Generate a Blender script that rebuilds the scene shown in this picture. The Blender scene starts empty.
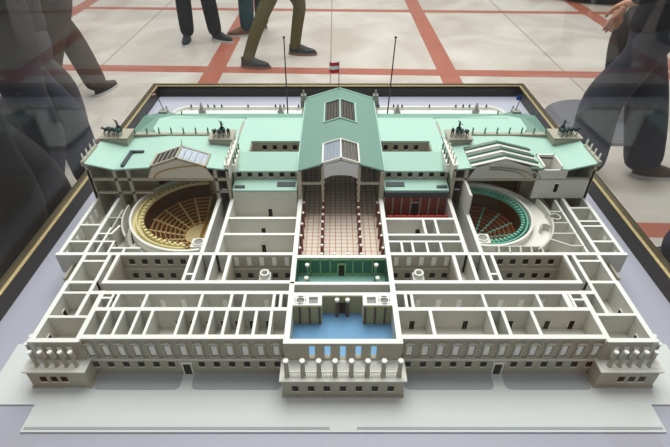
import bpy, math, random
from mathutils import Vector, Matrix
random.seed(4)
PI = math.pi
SC = bpy.context.scene
COL = SC.collection

# ------------------------------------------------------------------ camera, world, lights, exposure
BZ = 0.65            # height of the display board above the floor
DY = 1.2             # model coordinates: D = distance in front of the camera, y = D - DY
cam_d = bpy.data.cameras.new('camera'); cam = bpy.data.objects.new('camera', cam_d); COL.objects.link(cam)
cam.location = (-0.018, -DY, BZ + 1.0)
cam.rotation_euler = (math.radians(90 - 37.6), 0, 0)
cam_d.sensor_width = 36.0; cam_d.lens = 484.0 / 670.0 * 36.0
cam_d.clip_start = 0.02; cam_d.clip_end = 60
SC.camera = cam
w = bpy.data.worlds.new('hall_light'); SC.world = w; w.use_nodes = True
bgn = w.node_tree.nodes['Background']
bgn.inputs[0].default_value = (0.93, 0.96, 1.0, 1); bgn.inputs[1].default_value = 0.36

def area(name, loc, size, power, rot=(0, 0, 0), col=(1, 0.975, 0.94), sy=None):
    d = bpy.data.lights.new(name, 'AREA'); o = bpy.data.objects.new(name, d); COL.objects.link(o)
    d.energy = power; d.color = col; d.size = size
    if sy: d.shape = 'RECTANGLE'; d.size_y = sy
    o.location = loc; o.rotation_euler = rot
    return o
area('ceiling_lights_case', (0.1, 1.2, 4.2), 2.6, 150)
area('ceiling_lights_hall', (0.0, 5.6, 4.6), 7.0, 290, sy=4.0)
SC.view_settings.view_transform = 'Standard'; SC.view_settings.look = 'None'
SC.view_settings.gamma = 1.0; SC.view_settings.use_curve_mapping = False
SC.view_settings.exposure = 0.0

# ------------------------------------------------------------------ materials
def srgb(c): return tuple(((v / 255) / 12.92 if v / 255 <= 0.04045 else ((v / 255 + 0.055) / 1.055) ** 2.4) for v in c)
def mat(name, rgb, rough=0.6, metal=0.0, var=0.0, scale=30, bump=0.0, spec=0.4):
    m = bpy.data.materials.new(name); m.use_nodes = True; nt = m.node_tree; b = nt.nodes['Principled BSDF']
    c = srgb(rgb)
    b.inputs['Base Color'].default_value = (*c, 1); b.inputs['Roughness'].default_value = rough
    b.inputs['Metallic'].default_value = metal; b.inputs['Specular IOR Level'].default_value = spec
    if var or bump:
        tc = nt.nodes.new('ShaderNodeTexCoord'); n = nt.nodes.new('ShaderNodeTexNoise')
        n.inputs['Scale'].default_value = scale; n.inputs['Detail'].default_value = 4
        nt.links.new(tc.outputs['Object'], n.inputs['Vector'])
        if var:
            r = nt.nodes.new('ShaderNodeMixRGB')
            r.inputs[1].default_value = (*[v * (1 - var) for v in c], 1)
            r.inputs[2].default_value = (*[min(1, v * (1 + var)) for v in c], 1)
            nt.links.new(n.outputs['Fac'], r.inputs[0]); nt.links.new(r.outputs[0], b.inputs['Base Color'])
        if bump:
            bp = nt.nodes.new('ShaderNodeBump'); bp.inputs['Strength'].default_value = bump; bp.inputs['Distance'].default_value = 0.002
            nt.links.new(n.outputs['Fac'], bp.inputs['Height']); nt.links.new(bp.outputs[0], b.inputs['Normal'])
    return m
def lines_mat(name, base, line, sx, sy, wx, rough=0.5, diag=False):
    """grid of thin lines in object x / y"""
    m = bpy.data.materials.new(name); m.use_nodes = True; nt = m.node_tree; b = nt.nodes['Principled BSDF']
    b.inputs['Roughness'].default_value = rough
    tc = nt.nodes.new('ShaderNodeTexCoord'); sp = nt.nodes.new('ShaderNodeSeparateXYZ'); nt.links.new(tc.outputs['Object'], sp.inputs[0])
    def ax(out, s):
        a = nt.nodes.new('ShaderNodeMath'); a.operation = 'MULTIPLY'; a.inputs[1].default_value = 1 / s; nt.links.new(out, a.inputs[0])
        f = nt.nodes.new('ShaderNodeMath'); f.operation = 'FRACT'; nt.links.new(a.outputs[0], f.inputs[0])
        l = nt.nodes.new('ShaderNodeMath'); l.operation = 'LESS_THAN'; l.inputs[1].default_value = wx; nt.links.new(f.outputs[0], l.inputs[0])
        return l
    outs = []
    if diag:
        for sg in (1, -1):
            q = nt.nodes.new('ShaderNodeMath'); q.operation = 'ADD' if sg > 0 else 'SUBTRACT'
            nt.links.new(sp.outputs[0], q.inputs[0]); nt.links.new(sp.outputs[1], q.inputs[1]); outs.append(ax(q.outputs[0], sx))
    else:
        if sx: outs.append(ax(sp.outputs[0], sx))
        if sy: outs.append(ax(sp.outputs[1], sy))
    o = outs[0].outputs[0]
    if len(outs) > 1:
        mx = nt.nodes.new('ShaderNodeMath'); mx.operation = 'MAXIMUM'
        nt.links.new(outs[0].outputs[0], mx.inputs[0]); nt.links.new(outs[1].outputs[0], mx.inputs[1]); o = mx.outputs[0]
    r = nt.nodes.new('ShaderNodeMixRGB'); r.inputs[1].default_value = (*srgb(base), 1); r.inputs[2].default_value = (*srgb(line), 1)
    nt.links.new(o, r.inputs[0]); nt.links.new(r.outputs[0], b.inputs['Base Color'])
    return m
M = {}
M['cap'] = mat('white_cut_face', (244, 243, 238), 0.6)
M['wall'] = mat('model_plaster', (206, 204, 196), 0.65, var=0.03, scale=60)
M['cut'] = M['wall']
M['stone'] = mat('model_stone', (176, 169, 152), 0.7, var=0.05, scale=80)  # olive stone tone, darkened partly to hold the facade's shade
M['trim'] = mat('model_trim', (236, 233, 224), 0.6)
M['floor'] = mat('model_floor', (236, 232, 222), 0.6)
M['greyfloor'] = mat('model_grey_floor', (150, 148, 146), 0.6)
M['mint'] = mat('mint_roof', (172, 208, 194), 0.5, var=0.02, scale=20)
M['copper'] = lines_mat('ribbed_copper_roof', (126, 162, 148), (88, 128, 114), 0.0125, 0, 0.28, diag=True)
M['rib'] = lines_mat('ribbed_rear_roof', (138, 184, 166), (106, 152, 134), 0.010, 0, 0.35, diag=True)
M['dark'] = mat('dark_opening', (36, 30, 26), 0.9, spec=.1)
M['slate'] = mat('dark_slate', (62, 70, 78), 0.5)
M['bronze'] = mat('patinated_bronze', (38, 66, 66), 0.45, metal=0.3)
M['figure'] = mat('grey_figure', (150, 150, 140), 0.6)
M['greenfig'] = mat('green_figure', (92, 130, 112), 0.6)
M['gold'] = mat('gold_paint', (176, 142, 66), 0.4, metal=0.5)
M['yellow'] = mat('pale_yellow_gallery', (224, 212, 160), 0.55)
M['seat'] = mat('brown_bench', (100, 62, 34), 0.55)
M['aisle'] = mat('cream_aisle', (228, 206, 150), 0.6)
M['teal'] = mat('teal_carpet', (118, 188, 166), 0.6)
M['tealfloor'] = mat('teal_floor', (158, 214, 202), 0.5)
M['dgreen'] = mat('dark_green_marble', (24, 96, 78), 0.4)
M['lgreen'] = mat('light_green_trim', (130, 170, 120), 0.5)
M['blue'] = mat('blue_floor', (112, 168, 214), 0.5, var=0.03, scale=40)
M['olive'] = mat('olive_panel', (166, 158, 112), 0.6)
M['marbbrown'] = mat('brown_marble', (92, 60, 52), 0.4)
M['redbrown'] = mat('red_brown_column', (126, 62, 54), 0.4)
M['red'] = mat('red_bench', (190, 44, 30), 0.5)
M['redwall'] = mat('red_panel', (124, 62, 44), 0.5)
M['orange'] = mat('orange_desk', (214, 130, 60), 0.5)
M['tile'] = lines_mat('red_gridded_tile', (232, 222, 206), (196, 118, 104), 0.0175, 0.0175, 0.12)
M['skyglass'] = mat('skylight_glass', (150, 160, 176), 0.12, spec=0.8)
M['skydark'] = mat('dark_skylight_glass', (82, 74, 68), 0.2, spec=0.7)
M['paving'] = mat('model_paving', (226, 229, 228), 0.6, var=0.015, scale=8)
M['lawn'] = mat('grey_sunken_strip', (172, 177, 180), 0.7)
M['board'] = mat('lavender_board', (182, 183, 198), 0.45, var=0.02, scale=3)
M['black'] = mat('black_frame', (40, 34, 28), 0.35)
M['brass'] = mat('gilt_line', (140, 124, 84), 0.35, metal=0.5, var=0.12, scale=25)
M['bronzeframe'] = mat('dark_bronze_moulding', (84, 74, 52), 0.35, metal=0.4, var=0.15, scale=25)
M['pole'] = mat('black_pole', (34, 34, 36), 0.4)
M['flagred'] = mat('flag_red', (200, 24, 40), 0.6); M['flagwhite'] = mat('flag_white', (235, 235, 235), 0.6)
M['flagblue'] = mat('flag_blue', (24, 62, 160), 0.6)
M['skin'] = mat('skin', (190, 140, 118), 0.5)
def glass():
    m = bpy.data.materials.new('case_glass'); m.use_nodes = True; nt = m.node_tree; nt.nodes.clear()
    o = nt.nodes.new('ShaderNodeOutputMaterial'); mx = nt.nodes.new('ShaderNodeMixShader')
    t = nt.nodes.new('ShaderNodeBsdfTransparent'); t.inputs[0].default_value = (0.975, 0.985, 0.98, 1)
    g = nt.nodes.new('ShaderNodeBsdfGlossy'); g.inputs['Roughness'].default_value = 0.0
    lw = nt.nodes.new('ShaderNodeLayerWeight'); lw.inputs['Blend'].default_value = 0.5
    pw_ = nt.nodes.new('ShaderNodeMath'); pw_.operation = 'POWER'; pw_.inputs[1].default_value = 4.0; nt.links.new(lw.outputs['Facing'], pw_.inputs[0])
    f = nt.nodes.new('ShaderNodeMath'); f.operation = 'MULTIPLY_ADD'; f.inputs[1].default_value = 0.40; f.inputs[2].default_value = 0.014; nt.links.new(pw_.outputs[0], f.inputs[0])
    nt.links.new(f.outputs[0], mx.inputs[0]); nt.links.new(t.outputs[0], mx.inputs[1]); nt.links.new(g.outputs[0], mx.inputs[2])
    nt.links.new(mx.outputs[0], o.inputs[0]); return m
M['glass'] = glass()

# ------------------------------------------------------------------ mesh builder
class MB:
    def __init__(s): s.v = []; s.f = []; s.mi = []; s.cur = 0
    def add(s, vs, fs):
        n = len(s.v); s.v += [tuple(p) for p in vs]; s.f += [tuple(i + n for i in f) for f in fs]; s.mi += [s.cur] * len(fs); return s
    def box(s, x0, x1, y0, y1, z0, z1):
        if x0 > x1: x0, x1 = x1, x0
        if y0 > y1: y0, y1 = y1, y0
        return s.add([(x0, y0, z0), (x1, y0, z0), (x1, y1, z0), (x0, y1, z0), (x0, y0, z1), (x1, y0, z1), (x1, y1, z1), (x0, y1, z1)],
                     [(0, 3, 2, 1), (4, 5, 6, 7), (0, 1, 5, 4), (1, 2, 6, 5), (2, 3, 7, 6), (3, 0, 4, 7)])
    def wall(s, x0, y0, x1, y1, th, z0, z1, cap=None):
        s.jit = getattr(s, 'jit', 0) + 1; j = (s.jit * 23 % 61) * 1.6e-5; z0 = z0 - j; z1 = z1 - j
        if cap is not None:
            c0 = s.cur; s.cur = cap; s.wall(x0, y0, x1, y1, th, z1 - .0022, z1); s.cur = c0; z1 -= .0024
        d = Vector((x1 - x0, y1 - y0)); d.normalize(); n = Vector((-d.y, d.x)) * th / 2; e = d * th / 2
        a = Vector((x0, y0)) - e; b = Vector((x1, y1)) + e
        return s.prism([a + n, a - n, b - n, b + n], z0, z1)
    def prism(s, poly, z0, z1):
        n = len(poly); vs = [(p[0], p[1], z0) for p in poly] + [(p[0], p[1], z1) for p in poly]
        return s.add(vs, [tuple(range(n))[::-1], tuple(range(n, 2 * n))] + [(i, (i + 1) % n, n + (i + 1) % n, n + i) for i in range(n)])
    def yprism(s, poly, y0, y1):          # polygon in x,z extruded along y
        n = len(poly); vs = [(p[0], y0, p[1]) for p in poly] + [(p[0], y1, p[1]) for p in poly]
        return s.add(vs, [tuple(range(n)), tuple(range(n, 2 * n))[::-1]] + [((i + 1) % n, i, n + i, n + (i + 1) % n) for i in range(n)])
    def xprism(s, poly, x0, x1):          # polygon in y,z extruded along x
        n = len(poly); vs = [(x0, p[0], p[1]) for p in poly] + [(x1, p[0], p[1]) for p in poly]
        return s.add(vs, [tuple(range(n)), tuple(range(n, 2 * n))[::-1]] + [((i + 1) % n, i, n + i, n + (i + 1) % n) for i in range(n)])
    def lathe(s, prof, x=0, y=0, z=0, n=10):
        vs = []; fs = []
        for r, h in prof:
            for k in range(n): a = 2 * PI * k / n; vs.append((x + r * math.cos(a), y + r * math.sin(a), z + h))
        for i in range(len(prof) - 1):
            for k in range(n): fs.append((i * n + k, i * n + (k + 1) % n, (i + 1) * n + (k + 1) % n, (i + 1) * n + k))
        fs.append(tuple(range(n))[::-1]); fs.append(tuple(range((len(prof) - 1) * n, len(prof) * n)))
        return s.add(vs, fs)
    def arc(s, cx, cy, r0, r1, a0, a1, z0, z1, n=16):     # ring sector, angles in degrees
        vs = []; fs = []
        for k in range(n + 1):
            a = math.radians(a0 + (a1 - a0) * k / n); c, t = math.cos(a), math.sin(a)
            vs += [(cx + r0 * c, cy + r0 * t, z0), (cx + r1 * c, cy + r1 * t, z0), (cx + r1 * c, cy + r1 * t, z1), (cx + r0 * c, cy + r0 * t, z1)]
        for k in range(n):
            i = 4 * k
            for j in range(4): fs.append((i + j, i + (j + 1) % 4, i + 4 + (j + 1) % 4, i + 4 + j))
        if abs(a1 - a0) < 359.9: fs += [(0, 1, 2, 3)[::-1], (4 * n, 4 * n + 1, 4 * n + 2, 4 * n + 3)]
        return s.add(vs, fs)
    def tube(s, p0, p1, r0, r1=None, n=8):
        r1 = r0 if r1 is None else r1; p0 = Vector(p0); p1 = Vector(p1); d = (p1 - p0).normalized()
        u = d.orthogonal().normalized(); v = d.cross(u); vs = []
        for p, r in ((p0, r0), (p1, r1)):
            for k in range(n): a = 2 * PI * k / n; vs.append(p + (u * math.cos(a) + v * math.sin(a)) * r)
        return s.add(vs, [(k, (k + 1) % n, n + (k + 1) % n, n + k) for k in range(n)] + [tuple(range(n))[::-1], tuple(range(n, 2 * n))])
    def ball(s, c, rx, ry, rz, n=8, m=6):
        vs = []; fs = []
        for i in range(m + 1):
            t = PI * i / m
            for k in range(n): a = 2 * PI * k / n; vs.append((c[0] + rx * math.sin(t) * math.cos(a), c[1] + ry * math.sin(t) * math.sin(a), c[2] + rz * math.cos(t)))
        for i in range(m):
            for k in range(n): fs.append((i * n + k, (i + 1) * n + k, (i + 1) * n + (k + 1) % n, i * n + (k + 1) % n))
        return s.add(vs, fs)
    def holed(s, x0, x1, z0, z1, y0, y1, holes):         # wall in the x,z plane with rectangular openings
        xs = sorted({x0, x1} | {h[0] for h in holes} | {h[1] for h in holes}); zs = sorted({z0, z1} | {h[2] for h in holes} | {h[3] for h in holes})
        for i in range(len(xs) - 1):
            for k in range(len(zs) - 1):
                cx = (xs[i] + xs[i + 1]) / 2; cz = (zs[k] + zs[k + 1]) / 2
                if not any(h[0] < cx < h[1] and h[2] < cz < h[3] for h in holes): s.box(xs[i], xs[i + 1], y0, y1, zs[k], zs[k + 1])
        return s
    def build(s, name, m, parent=None, loc=(0, 0, 0), off=True, smooth=False):
        me = bpy.data.meshes.new(name)
        oy = -DY if off else 0
        me.from_pydata([(a, b + oy, c) for a, b, c in s.v], [], s.f)
        for mm in (m if isinstance(m, (list, tuple)) else [m]): me.materials.append(mm)
        me.polygons.foreach_set('material_index', s.mi)
        if smooth: me.polygons.foreach_set('use_smooth', [True] * len(s.f))
        import bmesh
        b = bmesh.new(); b.from_mesh(me); bmesh.ops.recalc_face_normals(b, faces=b.faces); b.to_mesh(me); b.free()
        o = bpy.data.objects.new(name, me); COL.objects.link(o); o.location = loc
        if parent: o.parent = parent
        return o
def empty(name, loc=(0, 0, 0), label=None, cat=None, group=None):
    o = bpy.data.objects.new(name, None); COL.objects.link(o); o.location = loc; o.empty_display_size = 0.05
    if label: tag(o, label, cat, group)
    return o
def tag(o, label, cat=None, group=None):
    o['label'] = label
    if cat: o['category'] = cat
    if group: o['group'] = group
    return o
def copyo(o, parent, loc=None, rot=None, scale=None):
    c = o.copy(); COL.objects.link(c); c.parent = parent
    if loc is not None: c.location = loc
    if rot is not None: c.rotation_euler = rot
    if scale is not None: c.scale = scale
    return c
class Rep:
    """first use builds the piece at its place, later uses are copies"""
    def __init__(s, fn): s.fn = fn; s.o = None
    def at(s, parent, x, D, z, rz=0, sc=(1, 1, 1)):
        if isinstance(sc, float): sc = (sc,) * 3
        if s.o is None: s.o = s.fn(parent); o = s.o; o.location = (x, D - DY, z); o.rotation_euler = (0, 0, rz); o.scale = sc; return o
        o = copyo(s.o, parent, (x, D - DY, z), (0, 0, rz), sc)
        for ch in list(s.o.children): copyo(ch, o)
        return o

# ------------------------------------------------------------------ hall floor (structure)
fl = bpy.data.materials.new('marble_hall_floor'); fl.use_nodes = True; nt = fl.node_tree; b = nt.nodes['Principled BSDF']
b.inputs['Roughness'].default_value = 0.28
tc = nt.nodes.new('ShaderNodeTexCoord'); n1 = nt.nodes.new('ShaderNodeTexNoise'); n1.inputs['Scale'].default_value = 1.3; n1.inputs['Detail'].default_value = 8
n1.inputs['Distortion'].default_value = 1.2
nt.links.new(tc.outputs['Object'], n1.inputs['Vector'])
cr = nt.nodes.new('ShaderNodeValToRGB'); nt.links.new(n1.outputs['Fac'], cr.inputs[0])
cr.color_ramp.elements[0].position = 0.35; cr.color_ramp.elements[0].color = (*srgb((196, 184, 172)), 1)
cr.color_ramp.elements[1].position = 0.65; cr.color_ramp.elements[1].color = (*srgb((222, 214, 204)), 1)
nt.links.new(cr.outputs[0], b.inputs['Base Color'])
mb = MB(); mb.box(-9, 9, -3, 12, -0.05, 0); o = mb.build('floor', fl, off=False); o['kind'] = 'structure'
M['stripe'] = mat('red_marble_inlay', (178, 104, 84), 0.3, var=0.12, scale=6)
M['joint'] = mat('floor_joint', (150, 140, 130), 0.5)
k = 0
for x in (-7.8, -5.6, -3.4, -1.16, 1.04, 3.24, 5.44, 7.6):
    mb = MB(); mb.box(x - 0.09, x + 0.09, -3, 12, 0, 0.001); k += 1; o = mb.build('trim_%d' % k, M['stripe'], off=False); o['kind'] = 'structure'
for y, wd in ((-1.35, .13), (0.95, .13), (3.3, 0.16), (5.5, 0.12), (7.8, .13), (10.1, .13)):
    mb = MB(); sl = math.tan(math.radians(-2.2))
    mb.prism([(-9, y - wd / 2 - 9 * sl), (9, y - wd / 2 + 9 * sl), (9, y + wd / 2 + 9 * sl), (-9, y + wd / 2 - 9 * sl)], 0, 0.0014)
    k += 1; o = mb.build('trim_%d' % k, M['stripe'], off=False); o['kind'] = 'structure'
for x in (-4.5, -2.28, -0.06, 2.14, 4.34):
    mb = MB(); mb.box(x - 0.006, x + 0.006, -3, 12, 0, 0.0006); k += 1; o = mb.build('trim_%d' % k, M['joint'], off=False); o['kind'] = 'structure'

# ------------------------------------------------------------------ display case
case = empty('display_case', (0, 0, 0), 'glass display case on a dark plinth with black and gilt frame around a lavender board', 'display case')
XI, XO = 0.915, 0.965; YF0, YB0 = -0.75, 1.165     # inner frame lines (world y)
mb = MB(); mb.box(-XO + .02, XO - .02, YF0 - .03, YB0 + .03, 0.0, BZ - 0.03); mb.build('plinth', M['black'], case, off=False)
mb = MB(); mb.box(-XI - .01, XI + .01, YF0 - .01, YB0 + .01, BZ - 0.03, BZ); mb.build('base_board', M['board'], case, off=False)
FH = 0.055
for nm, (x0, x1, y0, y1) in dict(l=(-XI - .012, -XI, YF0, YB0), r=(XI, XI + .012, YF0, YB0), b=(-XI - .012, XI + .012, YB0, YB0 + .012), f=(-XI - .012, XI + .012, YF0 - .012, YF0)).items():
    mb = MB(); mb.box(x0, x1, y0, y1, BZ, BZ + FH - 0.004); tag(mb.build('inner_frame_edge', M['black'], case, off=False), 'black inner edge of frame')
def mould(p0, p1, outx, outy):       # stepped moulding profile swept from p0 to p1, outward direction (outx,outy)
    prof = [(0.0, 0.045), (0.0, FH), (0.008, FH + .003), (0.014, FH - .002), (0.02, FH + .004), (0.030, FH + .004), (0.034, FH - .004), (0.044, FH - .010), (0.044, -0.03), (0.012, -.03), (0.012, 0.045)]
    mb = MB(); vs = []
    for (px, py, ex) in (p0, p1):
        for a, z in prof:
            vs.append((px + outx * a + ex[0] * a, py + outy * a + ex[1] * a, BZ + z))
    n = len(prof)
    fs = [(i, (i + 1) % n, n + (i + 1) % n, n + i) for i in range(n)] + [tuple(range(n)), tuple(range(n, 2 * n))]
    mb.add(vs, fs); mb.mi[1] = 1; mb.mi[5] = 1; tag(mb.build('frame_moulding', [M['bronzeframe'], M['brass']], case, off=False), 'dark bronze frame moulding with gilt lines')
i_ = XI + .0005
mould((-i_, YF0, (0, -1)), (-i_, YB0, (0, 1)), -1, 0); mould((i_, YF0, (0, -1)), (i_, YB0, (0, 1)), 1, 0)
mould((-i_, YB0, (-1, 0)), (i_, YB0, (1, 0)), 0, 1); mould((-i_, YF0, (-1, 0)), (i_, YF0, (1, 0)), 0, -1)
GZ0, GZ1 = BZ + FH + 0.005, BZ + 0.98
for x0, x1, y0, y1, z0, z1 in ((-.955, -.95, YF0 - .03, YB0 + .03, GZ0, GZ1), (.95, .955, YF0 - .03, YB0 + .03, GZ0, GZ1),
                               (-.949, .949, YB0 + .025, YB0 + .03, GZ0, GZ1), (-.949, .949, YF0 - .03, YF0 - .025, GZ0, GZ1),
                               (-.955, .955, YF0 - .03, YB0 + .03, GZ1 + .0005, GZ1 + .0055)):
    mb = MB(); mb.box(x0, x1, y0, y1, z0, z1); mb.build('glass_pane', M['glass'], case, off=False)

# ------------------------------------------------------------------ the parliament model
model = empty('architectural_model', (0, 0, BZ), 'large cutaway model of a neoclassical parliament with white room walls and mint green roofs', 'architectural model')
T = 0.13; F1 = 0.065
# paving
mb = MB()
mb.prism([(-.70, .554), (.70, .554), (.70, .62), (.825, .62), (.825, .79), (-.825, .79), (-.825, .62), (-.70, .62)], 0.0005, 0.004)
mb.build('front_paving', M['paving'], model)
for s in (-1, 1):
    for x0, x1 in ((.145, .355), (.382, .583)):
        mb = MB(); r = .012
        poly = [(s * x0, .703), (s * x1, .703)]
        poly += [(s * (x1 - r + r * math.cos(a)), .658 + r - r * math.sin(a)) for a in (0, .5, 1.05, PI / 2)]
        poly += [(s * (x0 + r - r * math.cos(a)), .658 + r - r * math.sin(a)) for a in (PI / 2, 1.05, .5, 0)]
        mb.prism(poly, 0.004, 0.0052); mb.build('sunken_strip', M['lawn'], model)
    mb = MB(); mb.box(s * .03, s * .695, .560, .5655, .004, .005); mb.build('paving_strip', M['lawn'], model)

# --- ground storey
def ring_rects(mb, z0, z1):
    R = lambda a, b, c, d: mb.box(a, b, c, d, z0, z1)
    for s in (-1, 1):
        R(s * .132, s * .60, .704, .886)                 # front wing
        R(s * .595, s * .70, .700, .886)
        R(s * .132, s * .304, .886, .996) if False else None
        R(s * .304, s * .405, .886, .996); R(s * .607, s * .70, .886, .996)
    R(-.132, .132, .691, 1.26)
mb = MB()
for s in (-1, 1):
    mb.box(s * .132, s * .592, .7045, .884, 0, .0605)
    mb.box(s * .304, s * .407, .884, .994, 0, .0605); mb.box(s * .607, s * .70, .884, .994, 0, .0605)
    mb.box(s * .132, s * .36, .996, 1.70, 0, .0605)
    mb.box(s * .655, s * .765, .996, 1.47, 0, .0605)
    mb.box(s * .36, s * .655, .990, 1.004, 0, .0605)
    mb.box(s * .36, s * .655, 1.45, 1.70, 0, .0605)
mb.box(-.132, .132, .692, 1.70, 0, .0605)
mb.build('ground_storey', M['stone'], model)
# stepped cornice / plinth courses on front
def facade_base(x0, x1, y, ztop, depth, name, x0ret=None):
    mb = MB()
    mb.box(x0, x1, y, y + depth, 0.004, ztop - .004)
    mb.box(x0 - .003, x1 + .003, y - .003, y + depth, 0.004, 0.010)
    mb.box(x0 - .003, x1 + .003, y - .003, y + depth, ztop - .006, ztop - .002)
    mb.cur = 1; mb.box(x0 - .005, x1 + .005, y - .005, y + depth, ztop - .002, ztop + .001)
    return mb.build(name, [M['stone'], M['trim']], model)
fb = {}
for s in (-1, 1):
    a, b_ = sorted((s * .139, s * .585)); fb[s] = facade_base(a, b_, .7035, .0615, .012, 'wing_ground_front')
    a, b_ = sorted((s * .588, s * .722)); fb[2 * s] = facade_base(a, b_, .665, .067, .05, 'pavilion_ground_front')
fb[0] = facade_base(-.137, .137, .640, .069, .06, 'portico_ground_front')
def mk_win(parent):
    mb = MB(); mb.box(-.0070, .0070, -.0012, .001, 0, .0160); mb.cur = 1
    mb.box(-.0080, .0080, -.003, .001, -.002, 0)
    return mb.build('ground_window', [M['dark'], M['trim']], parent, off=False)
gw = Rep(mk_win)
for s in (-1, 1):
    for i in range(13):
        x = s * (.154 + i * .0357)
        if abs(abs(x) - .368) < .012: continue
        gw.at(fb[s], x, .7035, .031)
    for x in (.641, .665, .689): gw.at(fb[2 * s], s * x, .665, .028)
    mb = MB(); mb.box(s * .368 - .012, s * .368 + .012, .700, .7035, .006, .048); mb.cur = 1; mb.box(s * .368 - .0085, s * .368 + .0085, .6994, .701, .006, .042)
    mb.cur = 0; mb.box(s * .368 - .015, s * .368 + .015, .6985, .7035, .048, .051)
    mb.build('entrance_door', [M['trim'], M['dark']], fb[s])
for i in range(7): gw.at(fb[0], (i - 3) * .0360, .640, .028)

# --- main floor slab
mb = MB()
for s in (-1, 1):
    mb.box(s * .127, s * .597, .7045, .886, .0605, F1); mb.box(s * .597, s * .70, .70, .886, .0605, F1)
    mb.box(s * .304, s * .408, .886, .996, .0605, F1); mb.box(s * .607, s * .70, .886, .996, .0605, F1)
    mb.box(s * .127, s * .385, .996, 1.58, .0605, F1); mb.box(s * .65, s * .77, .996, 1.47, .0605, F1)
    mb.box(s * .385, s * .65, .990, 1.004, .0605, F1)
mb.build('storey_floor', M['floor'], model)
for s in (-1, 1):
    mb = MB()
    mb.box(s * .14, s * .62, .858, .880, F1, F1 + .0012); mb.box(s * .612, s * .626, .86, .99, F1, F1 + .0010)
    mb.box(s * .347, s * .378, 1.004, 1.26, F1, F1 + .0012); mb.box(s * .352, s * .380, .875, 1.01, F1, F1 + .0011)
    mb.build('corridor_carpet', M['greyfloor'], model)

# --- façade walls of main storey (real openings)
def arch_frame(parent):
    mb = MB()
    for q in (-1, 1): mb.box(q * .0078, q * .0105, -.0045, 0, -.004, .036)
    mb.box(-.0115, .0115, -.005, 0, -.006, -.002)
    n = 8
    pts = [(.0135 * math.cos(PI * k / n), .036 + .0085 * math.sin(PI * k / n)) for k in range(n + 1)]
    inn = [(.0085 * math.cos(PI * k / n), .036 + .0045 * math.sin(PI * k / n)) for k in range(n, -1, -1)]
    for k in range(n):
        mb.yprism([pts[k], pts[k + 1], inn[n - k - 1], inn[n - k]], -.0065, 0)
    mb.cur = 1; mb.box(-.0062, .0062, -.0012, .002, 0, .032)
    return mb.build('arched_window', [M['stone'], M['cap']], parent, off=False)
af = Rep(arch_frame)
for s in (-1, 1):
    xs = [s * (.153 + i * .0355) for i in range(13)]
    mb = MB(); a, b_ = sorted((s * .132, s * .594))
    mb.holed(a, b_, .0615, T, .704, .715, [(x - .006, x + .006, .074, .108) for x in xs])
    mb.box(a, b_, .7005, .704, .0615, .066)
    mb.cur = 1; mb.box(a, b_, .7035, .7155, T, T + .0015)
    fw = mb.build('wing_front_wall', [M['stone'], M['cap']], model)
    for x in xs: af.at(fw, x, .704, .074)
    mb = MB(); a, b_ = sorted((s * .592, s * .706)); px = [s * (.618 + .0225 * i) for i in range(4)]
    mb.holed(a, b_, .067, T, .6945, .7045, [(x - .006, x + .006, .074, .112) for x in px])
    mb.cur = 1; mb.box(a, b_, .694, .7055, T, T + .0016)
    for x in px: mb.box(x - .0055, x + .0055, .6932, .696, .076, .114)
    pw = mb.build('pavilion_front_wall', [M['stone'], M['cap']], model)
    def colm(parent):
        mb = MB(); mb.lathe([(.0055, 0), (.0055, .003), (.0042, .005), (.0036, .046)], n=10); mb.cur = 1; mb.lathe([(.0040, .046), (.0052, .049), (.0052, .052)], n=10)
        return mb.build('column', [M['stone'], M['cap']], parent, off=False, smooth=False)
    pc = Rep(colm)
    for i in range(5): pc.at(pw, s * (.607 + .0225 * i), .677, .068)
    for D in (.700, .722): pc.at(pw, s * .715, D, .068)
    mb = MB(); mb.box(s * .700, s * .722, .70, .745, 0.004, .067); mb.build('pavilion_side_terrace', M['stone'], model)
mb = MB(); cx = [(i - 2) * .0352 for i in range(5)]
mb.holed(-.132, .132, .069, T, .691, .702, [(x - .0068, x + .0068, .077 - (.006 if i == 2 else 0), .121) for i, x in enumerate(cx)])
mb.cur = 1; mb.box(-.134, .134, .690, .703, T, T + .0017)
pw = mb.build('portico_wall', [M['stone'], M['cap']], model)
def colp(parent):
    mb = MB(); mb.lathe([(.0064, 0), (.0064, .003), (.0054, .005), (.0048, .050), (.0054, .052)], n=12)
    mb.cur = 1; mb.lathe([(.0058, .052), (.0060, .0555)], n=12)
    return mb.build('portico_column', [M['stone'], M['cap']], parent, off=False)
pc2 = Rep(colp)
for i in range(8): pc2.at(pw, (i - 3.5) * .0357, .6495, .070)
def balus(parent):
    mb = MB(); mb.box(-.0135, .0135, -.0012, .0012, .012, .015); mb.box(-.0135, .0135, -.0015, .0015, 0, .002)
    for k in range(7): mb.box(-.012 + .004 * k - .0006, -.012 + .004 * k + .0006, -.0006, .0006, .002, .012)
    return mb.build('balustrade', M['trim'], parent, off=False)
bl = Rep(balus)
for i in range(7): bl.at(pw, (i - 3) * .0357, .6495, .070)
mb = MB(); mb.box(-.132, .132, .645, .691, .0702, .0712); mb.build('portico_floor', M['cap'], model)
for s in (-1, 1):
    mb = MB(); mb.box(s * .594, s * .716, .672, .694, .0682, .0690); mb.build('pavilion_ledge_floor', M['cap'], model)

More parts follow.
